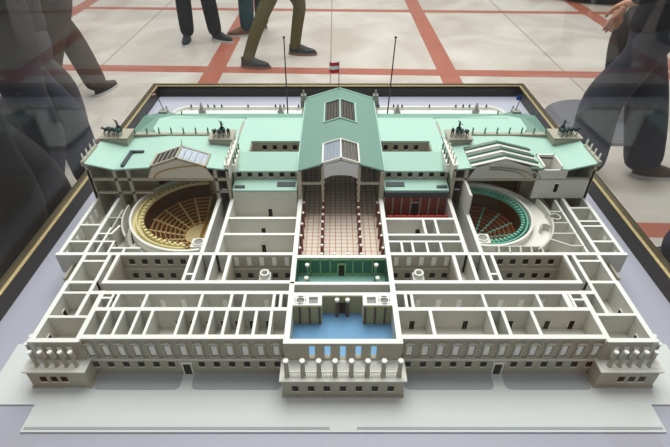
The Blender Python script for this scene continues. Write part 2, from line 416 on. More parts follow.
# --- partition walls at cut height
def seglist(segs, name, parent=model, z0=F1, z1=T, m=None):
    mb = MB()
    for x0, y0, x1, y1, th in segs: mb.wall(x0, y0, x1, y1, th + .001, z0, z1, 1)
    return mb.build(name, [m or M['wall'], M['cap']], parent)
wallobj = {}
for s in (-1, 1):
    L = [(.70, .700, .70, .886, .011), (.706, .701, .594, .701, .006),
         (.70, .887, .630, .887, .008), (.607, .887, .127, .887, .010), (.629, .850, .127, .850, .010),
         (.597, .795, .127, .795, .010),
         (.630, .778, .630, .992, .008), (.597, .705, .597, .850, .011), (.554, .795, .554, .850, .006),
         (.607, .887, .607, .996, .008), (.408, .887, .408, .996, .007), (.383, .887, .383, .996, .007),
         (.347, .887, .347, .996, .008), (.304, .887, .304, .996, .008), (.408, .917, .383, .917, .005),
         (.774, .996, .127, .996, .010), (.698, .887, .698, .996, .009), (.698, .967, .630, .967, .006),
         (.770, .996, .770, 1.26, .009), (.702, .996, .702, 1.26, .009),
         (.342, .996, .342, 1.26, .010), (.383, .996, .383, 1.26, .010)]
    if s < 0:
        L += [(.70, .850, .630, .850, .006), (.70, .771, .597, .771, .006), (.567, .795, .567, .850, .005), (.597, .832, .567, .832, .005)]
        L += [(x, .7135, x, .795, .006) for x in (.558, .524, .486, .453, .382, .348, .311, .275, .241, .205, .169)]
        L += [(x, .795, x, .850, .006) for x in (.483, .346, .273, .240, .168, .151)]
        L += [(.342, 1.082, .127, 1.082, .008), (.342, 1.159, .127, 1.159, .008)]
        L += [(.770, 1.049, .702, 1.049, .006), (.770, 1.125, .702, 1.125, .006)]
        L += [(.702, 1.049, .640, 1.049, .005), (.672, .996, .672, 1.11, .005), (.640, .996, .640, 1.049, .005), (.64, 1.02, .56, 1.02, .005), (.60, .996, .60, 1.02, .005),
              (.702, 1.085, .66, 1.085, .005), (.66, 1.085, .65, 1.12, .005)]
    else:
        L += [(.70, .778, .597, .778, .007)]
        L += [(x, .7135, x, .795, .007) for x in (.209, .349, .382, .451)]
        L += [(x, .795, x, .850, .006) for x in (.156, .171, .347, .481, .548, .563)]
        L += [(.597, .826, .563, .826, .005)]
        L += [(.342, 1.154, .127, 1.154, .008), (.342, 1.079, .127, 1.079, .007), (.342, 1.049, .127, 1.049, .006)]
        L += [(x, .996, x, 1.049, .005) for x in (.168, .198, .238, .277)] + [(.244, 1.079, .244, 1.154, .006), (.279, 1.079, .279, 1.154, .006)]
        L += [(.770, 1.049, .702, 1.049, .006), (.770, 1.12, .702, 1.12, .006), (.770, 1.143, .702, 1.143, .006), (.770, 1.21, .702, 1.21, .006),
              (.675, .996, .675, 1.25, .005)]
    wallobj[s] = seglist([(s * a, b, s * c, d, t) for a, b, c, d, t in L], 'partition_walls')
# porch shelves beside the courts
for s in (-1, 1):
    mb = MB(); mb.box(s * .704, s * .745, .925, .990, 0.0, F1 - .002); mb.box(s * .704, s * .750, .920, .990, F1 - .002, F1 + .001)
    mb.box(s * .735, s * .741, .930, .990, F1 + .001, .100)
    po = mb.build('side_porch', M['stone'], model)
# doors in the partition walls
def mk_door(parent):
    mb = MB(); mb.box(-.0065, .0065, -.0012, .0012, 0, .030); mb.cur = 1
    mb.box(-.0078, -.0065, -.0016, .0016, 0, .0315); mb.box(.0065, .0078, -.0016, .0016, 0, .0315); mb.box(-.0078, .0078, -.0016, .0016, .030, .0315)
    return mb.build('room_door', [M['dark'], M['trim']], parent, off=False)
dr = Rep(mk_door)
for x in (-.57, -.54, -.505, -.47, -.40, -.365, -.325, -.29, -.255, -.22, -.18): dr.at(wallobj[-1], x, .7888, F1)
for x in (.17, .30, .365, .41, .50, .56): dr.at(wallobj[1], x, .7888, F1)
for x in (-.64, .64): dr.at(wallobj[1 if x > 0 else -1], x, .846 if x < 0 else .880, F1)
for x, D in ((-.225, 1.2535), (-.235, 1.1538), (-.225, 1.076), (.232, 1.1488), (.15, 1.044), (.185, 1.044)):
    dr.at(wallobj[1 if x > 0 else -1], x, D, F1)
for x in (-.46, .46, -.395, .395, -.365, .365): dr.at(wallobj[1 if x > 0 else -1], x, .8808, F1)
for s in (-1, 1):
    for D in (.74, .82): dr.at(wallobj[s], s * .6925, D, F1, PI / 2)
# tall pale windows at the courts and wings
def mk_tall(parent):
    mb = MB(); mb.box(-.0060, .0060, -.0014, .001, 0, .030); mb.cur = 1; mb.box(-.0075, .0075, -.002, .001, -.002, 0)
    return mb.build('tall_window', [M['cap'], M['stone']], parent, off=False)
tw = Rep(mk_tall)
for s in (-1, 1):
    for i in range(5): tw.at(wallobj[s], s * (.150 + i * .0345), .9902, .092)
    for i in range(5 if s > 0 else 6): gw.at(wallobj[s], s * (.435 + i * .035), .9898, .098)
    for i in range(5): gw.at(wallobj[s], s * (.150 + i * .0345), .9850, .050)
    for i in range(5): gw.at(wallobj[s], s * (.435 + i * .035), .9850, .050)
    for i in range(8): tw.at(wallobj[s], s * (.19 + i * .052), .8442, .080)
    for i in range(7): tw.at(wallobj[s], s * .7648, 1.02 + i * .033, .085, PI / 2)
    mb = MB()
    for a, b_ in ((.132, .302), (.41, .605)): mb.box(s * a, s * b_, .982, .9898, .080, .084)
    for a, b_ in ((.132, .302), (.41, .605)): mb.box(s * a, s * b_, .9855, .9898, 0, .080)
    for a, b_ in ((.134, .300), (.412, .602)): mb.box(s * a, s * b_, .9898, .992, .084, T - .006)
    for a in (.2985, .4128, .6020): mb.box(s * a - .001, s * a + .001, .893, .989, 0, T - .006)
    mb.build('courtyard_facing', M['stone'], model)
    mb = MB(); x = s * .207
    mb.box(x - .015, x + .015, .935, .963, 0, .090); mb.arc(x, .949, .0085, .0130, 0, 360, .090, .104, 20); mb.cur = 1; mb.arc(x, .949, 0, .0085, 0, 360, .090, .094, 20)
    mb.build('courtyard_turret', [M['cap'], M['greyfloor']], model)

# --- central block
mb = MB()
for s in (-1, 1): mb.wall(s * .127, .700, s * .127, 1.262, .013, F1, T, 1)
mb.wall(-.127, .985, .127, .985, .011, F1, T, 1); mb.wall(-.127, .882, .127, .882, .010, F1, T, 1); mb.wall(-.127, .845, .127, .845, .010, F1, T, 1)
cw = mb.build('central_walls', [M['wall'], M['cap']], model)
# blue room
blue = MB(); blue.box(-.121, .121, .702, .84, F1, F1 + .0015); br = tag(blue.build('vestibule_floor', M['blue'], model), 'bright blue floor of the front hall')
for s in (-1, 1):
    x0, x1 = s * .121, s * .05
    mb = MB(); a, b_ = sorted((x0, x1))
    mb.holed(a, b_, .0, .0, 0, 0, [])
    # stair core slab with a round and a square shaft
    core = MB(); core.box(a, b_, .806, .838, F1 + .0015, T - .006); core.box(a, b_, .806, .812, T - .006, T); core.box(a, b_, .834, .84, T - .006, T)
    core.box(s * .050, s * .060, .812, .834, T - .006, T); core.box(s * .082, s * .090, .812, .834, T - .006, T); core.box(s * .115, s * .121, .812, .834, T - .006, T)
    core.arc(s * .1025, .823, .0100, .0145, 0, 360, T - .006, T, 20)
    core.cur = 1; core.box(s * .0605, s * .0815, .8125, .8335, T - .006, T - .0055); core.box(s * .0925, s * .1125, .8135, .8325, T - .006, T - .0055)
    core.build('stair_core', [M['cap'], M['greyfloor']], model)
    mb = MB(); mb.box(a, b_, .8040, .806, F1 + .0015, T - .003); mb.cur = 1
    for k in range(3): mb.box(s * (.056 + k * .024) - .0022, s * (.056 + k * .024) + .0022, .8015, .8045, F1 + .0015, T - .003)
    mb.build('wall_panel', [M['olive'], M['marbbrown']], model)
mb = MB(); mb.box(-.05, .05, .838, .840, F1, T - .002); mb.cur = 1; mb.box(-.008, .008, .8365, .839, F1, .105)
mb.build('niche_wall', [M['olive'], M['dark']], model)
def mcol(parent):
    mb = MB(); mb.lathe([(.0048, 0), (.0040, .004), (.0038, .054)], n=10); mb.cur = 1; mb.lathe([(.0052, .054), (.0058, .058), (.0058, .061)], n=10)
    return mb.build('marble_column', [M['marbbrown'], M['trim']], parent, off=False)
mc = Rep(mcol)
for x in (-.013, .013): mc.at(br, x, .828, F1 + .0015)
# green room
mb = MB(); mb.box(-.121, .121, .887, .980, F1, F1 + .0015); gr = tag(mb.build('atrium_floor', M['tealfloor'], model), 'pale teal floor of the green room')
mb = MB(); mb.box(-.121, .121, .9775, .980, F1 + .0015, T - .004); mb.cur = 1
for x in (-.12, -.085, -.058, -.031, .031, .058, .085, .12): mb.box(x - .0015, x + .0015, .976, .978, F1 + .0015, T - .004)
mb.box(-.12, .12, .976, .978, T - .008, T - .004); mb.box(-.12, .12, .976, .978, F1 + .0015, F1 + .010)
mb.box(-.012, .012, .975, .978, F1, .112); mb.cur = 2; mb.box(-.008, .008, .9742, .976, F1 + .001, .105)
for s in (-1, 1): mb.cur = 0; mb.box(s * .1195, s * .121, .888, .977, F1 + .0015, T - .004)
mb.build('green_wall_panelling', [M['dgreen'], M['lgreen'], M['dark']], model)
def gcol(parent):
    mb = MB(); mb.lathe([(.0048, 0), (.0040, .004), (.0038, .054)], n=10); mb.cur = 1; mb.lathe([(.0052, .054), (.0058, .058), (.0058, .061)], n=10)
    return mb.build('green_marble_column', [M['greenfig'], M['trim']], parent, off=False)
gc = Rep(gcol)
for s in (-1, 1):
    for D in (.905, .955): gc.at(gr, s * .092, D, F1 + .0015)
# peristyle hall
mb = MB(); mb.box(-.121, .121, .990, 1.75, F1, F1 + .0015); hf = tag(mb.build('hall_floor', M['tile'], model), 'cream hall floor with thin red grid')
def hcol(parent):
    mb = MB(); mb.lathe([(.0055, 0), (.0048, .004), (.0042, .052)], n=10); mb.cur = 1; mb.lathe([(.0036, .052), (.0042, .056)], n=10)
    return mb.build('hall_column', [M['redbrown'], M['trim']], parent, off=False)
hc = Rep(hcol)
for s in (-1, 1):
    for i in range(12): hc.at(hf, s * .055, 1.005 + .0365 * i, F1 + .0015)
    hc.at(hf, s * .019, 1.005, F1 + .0015)
    for i in range(5): hc.at(hf, s * .116, 1.03 + .055 * i, F1 + .0015)
# red chamber on the right
mb = MB(); mb.box(.135, .337, 1.157, 1.26, F1, F1 + .002)
rc = tag(mb.build('red_room_floor', M['redwall'], model), 'dark red floor of the small meeting hall')
mb = MB(); mb.box(.135, .337, 1.254, 1.262, F1, .139); mb.cur = 1
for x in (.137, .165, .193, .222, .252, .280, .308, .335): mb.box(x - .0022, x + .0022, 1.251, 1.255, F1, .139)
mb.arc(.236, 1.249, 0, .012, 0, 180, .118, .121, 8); mb.cur = 2; mb.box(.2265, .2455, 1.2505, 1.2545, F1, .115)
mb.build('red_room_wall', [M['redwall'], M['figure'], M['dark']], model)
for i in range(9):
    mb = MB(); x = .145 + i * .0215; mb.box(x, x + .018, 1.172, 1.178, F1 + .002, F1 + .018); mb.box(x, x + .018, 1.178, 1.185, F1 + .002, F1 + .026)
    mb.build('red_bench', M['orange'] if i in (3, 4) else M['red'], rc)
for i in range(9):
    mb = MB(); x = .145 + i * .0215; mb.box(x, x + .018, 1.203, 1.209, F1 + .002, F1 + .022); mb.box(x, x + .018, 1.209, 1.215, F1 + .002, F1 + .032)
    mb.build('red_bench', M['red'], rc)

# --- assembly chambers
def chamber(cx, cy, s, R, rin, seat0, rows, bench_m, aisle_m, gal_m, wall_m, name, nsec):
    """s = side to which the seats fan out (-1 left, +1 right)"""
    a0, a1 = (90, 270) if s < 0 else (-90, 90)
    zf = .030
    def half(mb, r0, r1, z0, z1, n=40): return mb.arc(cx, cy, r0, r1, a0, a1, z0, z1, n)
    mb = MB(); mb.arc(cx, cy, R - .007, R, a0 - 14, a1 + 14, 0.004, T, 44); ch = mb.build(name, wall_m, model)
    mb = MB(); half(mb, rin + .006, R - .007, 0.02, T - .018); tag(mb.build('gallery', gal_m, ch), 'ring shaped gallery floor')
    mb = MB(); half(mb, rin + .001, rin + .006, 0.02, T - .016, 40); mb.build('bowl_wall', M['bowlwall'], ch)
    mb = MB(); half(mb, rin, rin + .007, T - .016, T - .008, 40)
    for k in range(30):
        a = a0 + (a1 - a0) * (k + .2) / 30; mb.arc(cx, cy, rin - .001, rin + .008, a, a + 2.6, T - .008, T - .002, 2)
    mb.build('gallery_parapet', gal_m, ch)
    mb = MB(); half(mb, (rin + R) / 2 - .002, (rin + R) / 2 + .002, T - .018, T - .004, 40); mb.build('gallery_rail', gal_m, ch)
    ng = 26 if s > 0 else 34
    for k in range(ng):
        a = a0 + (a1 - a0) * (k + .2) / ng; mb = MB(); w_ = (a1 - a0) / ng * .62
        mb.arc(cx, cy, rin + .009, (rin + R) / 2 - .004, a, a + w_, T - .018, T - .0125, 2)
        mb.arc(cx, cy, (rin + R) / 2 + .004, R - .010, a, a + w_, T - .018, T - .0125, 2)
        if s > 0: mb.build('gallery_bench', M['slate'], ch)
    # stepped bowl
    mb = MB(); step = (rin - seat0) / rows
    mb.arc(cx, cy, 0.0, seat0, a0 - 0, a1 + 0, 0.004, zf, 24); tag(mb.build('speaker_floor', aisle_m, ch), 'flat speaker floor at the focus')
    mb = MB()
    for r in range(rows): half(mb, seat0 + r * step, seat0 + (r + 1) * step, 0.004, zf + .0048 * r, 36)
    mb.build('stepped_bowl', M['seat'], ch)
    for j in range(nsec + 1):
        a = a0 + (a1 - a0) * j / nsec; mb = MB()
        for r in range(rows):
            rr = seat0 + r * step; da = math.degrees(.0030 / max(rr + step / 2, .01))
            mb.arc(cx, cy, rr, rr + step, a - da, a + da, .01, zf + .0048 * r + .0045, 2)
        mb.build('aisle', aisle_m, ch)
    for r in range(rows):
        for j in range(nsec):
            rr = seat0 + r * step; da = math.degrees(.0030 / (rr + step / 2))
            b0 = a0 + (a1 - a0) * j / nsec + da; b1 = a0 + (a1 - a0) * (j + 1) / nsec - da
            if b1 - b0 < 3: continue
            z = zf + .0048 * r; mb = MB()
            mb.cur = 1; mb.arc(cx, cy, rr + step * .12, rr + step * .36, b0, b1, z, z + .0075, 5)
            mb.cur = 0; ns = max(2, int((b1 - b0) * math.pi / 180 * rr / .009))
            for q in range(ns):
                c0 = b0 + (b1 - b0) * (q + .12) / ns; c1 = b0 + (b1 - b0) * (q + .88) / ns
                mb.arc(cx, cy, rr + step * .50, rr + step * .78, c0, c1, z, z + .0040, 1); mb.arc(cx, cy, rr + step * .78, rr + step * .9, c0, c1, z, z + .0085, 1)
            mb.build('bench_row', bench_m, ch)
    return ch
M['bowlwall'] = mat('dark_wood_wall', (88, 62, 40), .6)
M['rdesk'] = mat('red_brown_desk', (150, 84, 48), .5)
M['desk'] = mat('gold_brown_desk', (190, 140, 70), .5)
ch = chamber(-.440, 1.205, -1, .200, .160, .055, 8, [M['seat'], M['desk']], M['aisle'], M['yellow'], M['trim'], 'hemicycle_chamber', 9)
tag(ch, 'larger left hemicycle with brown benches and pale yellow gallery')
mb = MB(); mb.box(-.4395, -.388, 1.02, 1.42, .004, .040); mb.cur = 1; mb.box(-.436, -.432, 1.03, 1.42, .040, .058); mb.cur = 2
for i in range(14): mb.box(-.415, -.405, 1.04 + i * .026, 1.058 + i * .026, .040, .056)
mb.build('government_bench', [M['aisle'], M['gold'], M['seat']], ch)
ch2 = chamber(.420, 1.185, 1, .158, .125, .020, 8, [M['seat'], M['rdesk']], M['teal'], M['teal'], M['trim'], 'hemicycle_chamber', 7)
tag(ch2, 'smaller right hemicycle with brown benches and teal gallery')
mb = MB(); mb.box(.388, .425, 1.03, 1.38, .004, .036); mb.cur = 1; mb.box(.398, .402, 1.04, 1.36, .036, .060); mb.cur = 2; mb.box(.405, .418, 1.10, 1.27, .036, .052)
mb.build('government_bench', [M['teal'], M['gold'], M['seat']], ch2)
for s, x in ((-1, -.402), (1, .402)):      # round shaft beside each chamber
    mb = MB(); mb.box(x - .020, x + .020, 1.028 if s < 0 else 1.045, 1.065 if s < 0 else 1.085, 0, T - .004)
    y = 1.047 if s < 0 else 1.066
    mb.arc(x, y, .0125, .016, 0, 360, T - .004, T, 20); mb.cur = 1; mb.arc(x, y, 0, .0125, 0, 360, T - .0042, T - .003, 20)
    mb.build('round_shaft', [M['trim'], M['greyfloor']], model)
# white floor around the right chamber + small cells, and rooms round the left one
def cells(s):
    mb = MB(); H = T - .022
    if s > 0:
        for i in range(24):
            a0_, a1_ = -90 + i * 7.5, -90 + (i + 1) * 7.5
            mb.arc(.425, 1.185, .155, .205 if a0_ > -60 or a0_ < -120 else .185, a0_, a1_, .004, H, 2)
        mb.box(.388, .665, .998, 1.012, .004, H); mb.prism([(.56, 1.0), (.672, 1.0), (.672, 1.45), (.63, 1.45), (.632, 1.18), (.60, 1.06)], .004, H - .02)
    else:
        mb.prism([(-.62, 1.0), (-.70, 1.0), (-.70, 1.45), (-.64, 1.45), (-.64, 1.15), (-.60, 1.06)], .004, H - .03)
        mb.prism([(-.62, 1.0), (-.55, 1.0), (-.50, 1.006), (-.56, 1.04), (-.60, 1.08)], .004, H - .01)
    mb.build('chamber_surround', M['trim'], model)
    mb = MB()
    if s > 0:
        for i in range(5): mb.box(.43 + i * .028, .452 + i * .028, 1.003, 1.022, H - .001, H + .014) if False else mb.wall(.432 + i * .03, 1.0, .437 + i * .03, 1.028, .004, H, T)
        mb.wall(.432, 1.028, .56, 1.026, .004, H, T)
        mb.arc(.425, 1.185, .205, .210, -55, 20, .02, T, 18)
        mb.wall(.606, 1.085, .675, 1.085, .005, .06, T); mb.wall(.59, 1.06, .64, 1.03, .005, .06, T); mb.wall(.64, 1.03, .675, 1.03, .005, .06, T)
        mb.wall(.63, 1.135, .675, 1.135, .005, .06, T); mb.wall(.63, 1.19, .675, 1.19, .005, .06, T); mb.arc(.645, 1.165, .012, .016, 0, 360, .06, T, 14)
        mb.arc(.60, 1.115, .013, .017, 20, 200, .06, T, 10)
    else:
        mb.arc(-.428, 1.205, .228, .233, 175, 215, .02, T, 14)
        mb.wall(-.702, 1.16, -.656, 1.16, .004, .05, T); mb.wall(-.668, 1.10, -.668, 1.20, .004, .05, T)
    mb.build('chamber_side_walls', M['wall'], model)
cells(-1); cells(1)

# ------------------------------------------------------------------ roofed rear half
C = 1.262   # cut plane
# hall roof with gable, open skylight
mb = MB()
hw, e, ap = .132, .231, .272
def slope(u): return e + (ap - e) * (1 - abs(u) / hw)
def roofquad(mb, u0, u1, d0, d1, th=.005):
    mb.yprism([(u0, slope(u0)), (u1, slope(u1)), (u1, slope(u1) - th), (u0, slope(u0) - th)], d0, d1)
D0, D1 = C, 1.80; SK = [(C, 1.385), (1.535, 1.70)]
for s in (-1, 1):
    roofquad(mb, s * hw, s * .055, D0, D1); roofquad(mb, s * .055, 0, 1.385, 1.535); roofquad(mb, s * .055, 0, 1.70, D1)
hr = tag(mb.build('hall_roof', M['copper'], model), 'ribbed green gabled roof of the central hall')
mb = MB()
for s in (-1, 1):
    mb.yprism([(s * hw, e), (s * (hw + .003), e), (s * (hw + .003), e - .008), (s * hw, e - .008)], D0, D1)
    mb.yprism([(s * hw, e), (0, ap), (0, ap + .003), (s * hw, e + .003)], D1, D1 + .005)
mb.build('eaves_trim', M['mint'], hr)
for q, (d0, d1) in enumerate(SK):
    mb = MB()
    for s in (-1, 1):
        mb.yprism([(s * .058, slope(.058) + .004), (s * .053, slope(.053) + .004), (s * .053, slope(.053) - .006), (s * .058, slope(.058) - .006)], d0, d1)
        mb.yprism([(s * .056, slope(.056) + .004), (0, ap + .005), (0, ap - .004), (s * .056, slope(.056) - .004)], d1 - .004, d1)
        mb.yprism([(s * .056, slope(.056) + .004), (0, ap + .005), (0, ap - .004), (s * .056, slope(.056) - .004)], d0, d0 + .004)
    mb.yprism([(-.002, ap + .005), (.002, ap + .005), (.002, ap - .004), (-.002, ap - .004)], d0, d1)
    sk = mb.build('skylight_frame', M['trim'] if q == 0 else M['mint'], hr)
    for s in (-1, 1):
        mb = MB(); mb.yprism([(s * .053, slope(.053) - .001), (s * .002, ap - .001), (s * .002, ap - .003), (s * .053, slope(.053) - .003)], d0 + .004, d1 - .004)
        mb.cur = 1
        for k in range(1, 5): u = .002 + .051 * k / 5; mb.yprism([(s * u, slope(u) + .002), (s * (u + .0012), slope(u) + .002), (s * (u + .0012), slope(u) - .002), (s * u, slope(u) - .002)], d0, d1)
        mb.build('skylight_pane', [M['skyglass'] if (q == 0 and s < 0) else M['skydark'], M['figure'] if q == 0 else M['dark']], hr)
mb = MB(); mb.yprism([(-.054, slope(.054) - .006), (0, ap - .008), (.054, slope(.054) - .006), (.054, .200), (.030, .213), (0, .215), (-.030, .213), (-.054, .200)], C, C + .004)
mb.build('pediment_panel', mat('pale_panel', (222, 224, 226), .5), hr)
mb = MB()
for s in (-1, 1):
    mb.box(s * .121, s * .134, C - .004, C + .010, F1, e - .004); mb.box(s * .052, s * .060, C - .002, C + .006, F1 + .001, .245)
    mb.box(s * .055, s * .13, C, C + .006, .180, .188)
    mb.box(s * .049, s * .063, C - .004, C + .008, .186, .196)
    mb.wall(s * .127, C + .01, s * .127, 1.79, .008, 0, e - .006)
mb.box(-.127, .127, 1.785, 1.795, 0, e - .006)
mb.build('hall_frame', M['stone'], model)
for s in (-1, 1):     # acroteria boxes at rear corners
    mb = MB(); mb.box(s * .128, s * .152, 1.78, 1.81, .20, .232); mb.box(s * .130, s * .150, 1.785, 1.805, .232, .250); mb.lathe([(.006, 0), (.003, .012), (.004, .016), (.001, .02)], s * .14, 1.795, .25, 8)
    mb.box(s * .131, s * .146, 1.70, 1.78, .19, .205)
    mb.build('corner_pedestal', M['figure'], model)

# flat roofs beside hall with light wells
lowroofs = []
for s in (-1, 1):
    mb = MB(); X0, X1 = s * .135, s * .340; V1 = s * .296
    mb.xprism([(1.305, .203), (1.375, .233), (1.375, .229), (1.305, .198)], X0, X1)
    mb.xprism([(1.375, .233), (1.443, .235), (1.443, .229), (1.375, .229)], V1, X1)
    mb.xprism([(1.443, .235), (1.60, .235), (1.64, .226), (1.64, .220), (1.60, .229), (1.443, .229)], X0, X1)
    r = tag(mb.build('mint_flat_roof', M['mint'], model), 'smooth mint roof with a rectangular light well')
    mb = MB(); mb.box(X0, X1, 1.310, 1.318, .06, .202)
    mb.box(X0, V1, 1.4435, 1.450, .15, .232); mb.box(V1 - .003, V1 + .003, 1.375, 1.4435, .15, .229); mb.box(X0, V1, 1.370, 1.374, .15, .229)
    mb.box(X0, V1, 1.37, 1.445, .145, .15)
    wv = mb.build('upper_wall', M['stone'], r)
    for i in range(6): gw.at(wv, s * (.152 + i * .034), 1.3098, .180)
    for i in range(4): gw.at(wv, s * (.152 + i * .034), 1.4433, .203)
    # ribbed rear roof
    mb = MB(); mb.xprism([(1.64, .225), (1.72, .205), (1.72, .200), (1.64, .219)], X0, s * .62)
    mb.cur = 1; mb.box(X0, s * .62, 1.70, 1.71, 0, .20)
    mb.build('ribbed_rear_roof', [M['rib'], M['stone']], model)
    # low front roof
    mb = MB(); mb.xprism([(1.256, .163), (1.310, .172), (1.310, .166), (1.256, .157)], s * .137, s * .337)
    mb.cur = 1
    def sl(a, b, c, d):
        for x0, x1, y0, y1 in ((a, b, c, d),): mb.xprism([(y0, .1645 + (y0 - 1.256) * .1667), (y1, .1645 + (y1 - 1.256) * .1667), (y1, .1665 + (y1 - 1.256) * .1667), (y0, .1665 + (y0 - 1.256) * .1667)], s * x0, s * x1)
    sl(.142, .200, 1.272, 1.29); sl(.30, .333, 1.265, 1.275)
    lr = mb.build('low_mint_roof', [M['mint'], M['slate']], model)
    if s < 0:
        mb = MB(); mb.box(-.337, -.137, 1.256, 1.262, F1, .158); mb.build('low_roof_wall', M['wall'], model)
    else:
        mb = MB(); mb.box(.137, .337, 1.250, 1.262, .139, .158); mb.build('dark_cornice_band', M['slate'], model)

# side pavilions
def statue_fn(m):
    def f(parent):
        mb = MB(); mb.lathe([(.0035, 0), (.0035, .003), (.0022, .004), (.0026, .010), (.0030, .015), (.0014, .0175), (.0018, .020), (.0008, .022)], n=8)
        mb.tube((0, 0, .015), (.004, -.001, .019), .0008, .0006, 5)
        return mb.build('statue', m, parent, off=False)
    return f
stF = Rep(statue_fn(M['greenfig'])); stW = Rep(statue_fn(M['trim']))
def horse(parent):
    mb = MB(); mb.ball((0, 0, .014), .0042, .0095, .0045, 8, 6)
    mb.tube((0, -.007, .016), (0, -.0125, .024), .0028, .0018, 6); mb.tube((0, -.0115, .0245), (0, -.0165, .0215), .0018, .001, 6)
    for x in (-.0022, .0022):
        mb.tube((x, .007, .012), (x, .009, .006), .0016, .0009, 5); mb.tube((x, .009, .006), (x, .007, 0), .0009, .0008, 5)
        mb.tube((x, -.007, .012), (x, -.011, .0095 if x > 0 else .006), .0013, .0009, 5); mb.tube((x, -.011, .0095 if x > 0 else .006), (x, -.0095, .004 if x > 0 else 0), .0009, .0007, 5)
    mb.tube((0, .009, .016), (0, .0125, .008), .0012, .0006, 5)
    return mb.build('horse', M['bronze'], parent, off=False, smooth=True)
hs = Rep(horse)
def quadriga(x, D, z, W, H, rz):
    mb = MB(); mb.box(x - W / 2, x + W / 2, D - .030, D + .030, z, z + H); mb.box(x - W / 2 - .003, x + W / 2 + .003, D - .033, D + .033, z + H - .010, z + H - .006)
    mb.box(x - W / 2 - .005, x + W / 2 + .005, D - .035, D + .035, z + H - .002, z + H + .001)
    ped = mb.build('quadriga_pedestal', M['stone'], model)
    q = MB(); q.lathe([(.004, .004), (.006, .006), (.007, .014), (.0062, .014), (.005, .007)], 0, .016, 0, 10)
    for a in (-.007, .007): q.tube((a - .001, .016, .006), (a + .001, .016, .006), .006, .006, 12)
    q.tube((0, .016, .008), (0, .014, .028), .0035, .0028, 8); q.ball((0, .013, .032), .0028, .0028, .0034); q.tube((0, .014, .026), (.008, .004, .030), .0013, .001, 6)
    q.tube((0, .014, .026), (-.006, .010, .040), .0012, .0008, 6); q.tube((0, .008, .004), (0, -.006, .010), .0008, .0008, 5)
    ch_ = q.build('chariot_and_driver', M['bronze'], ped, off=False); ch_.location = (x, D - DY, z + H + .001); ch_.rotation_euler = (0, 0, rz); ch_.scale = (1.15,) * 3
    for k in range(4):
        ox = (k - 1.5) * .0145; oy = -.010 - .003 * (k % 2)
        c, t = math.cos(rz), math.sin(rz)
        hs.at(ped, x + ox * c - oy * t, D + ox * t + oy * c, z + H + .001, rz + (k - 1.5) * .12, 1.35)
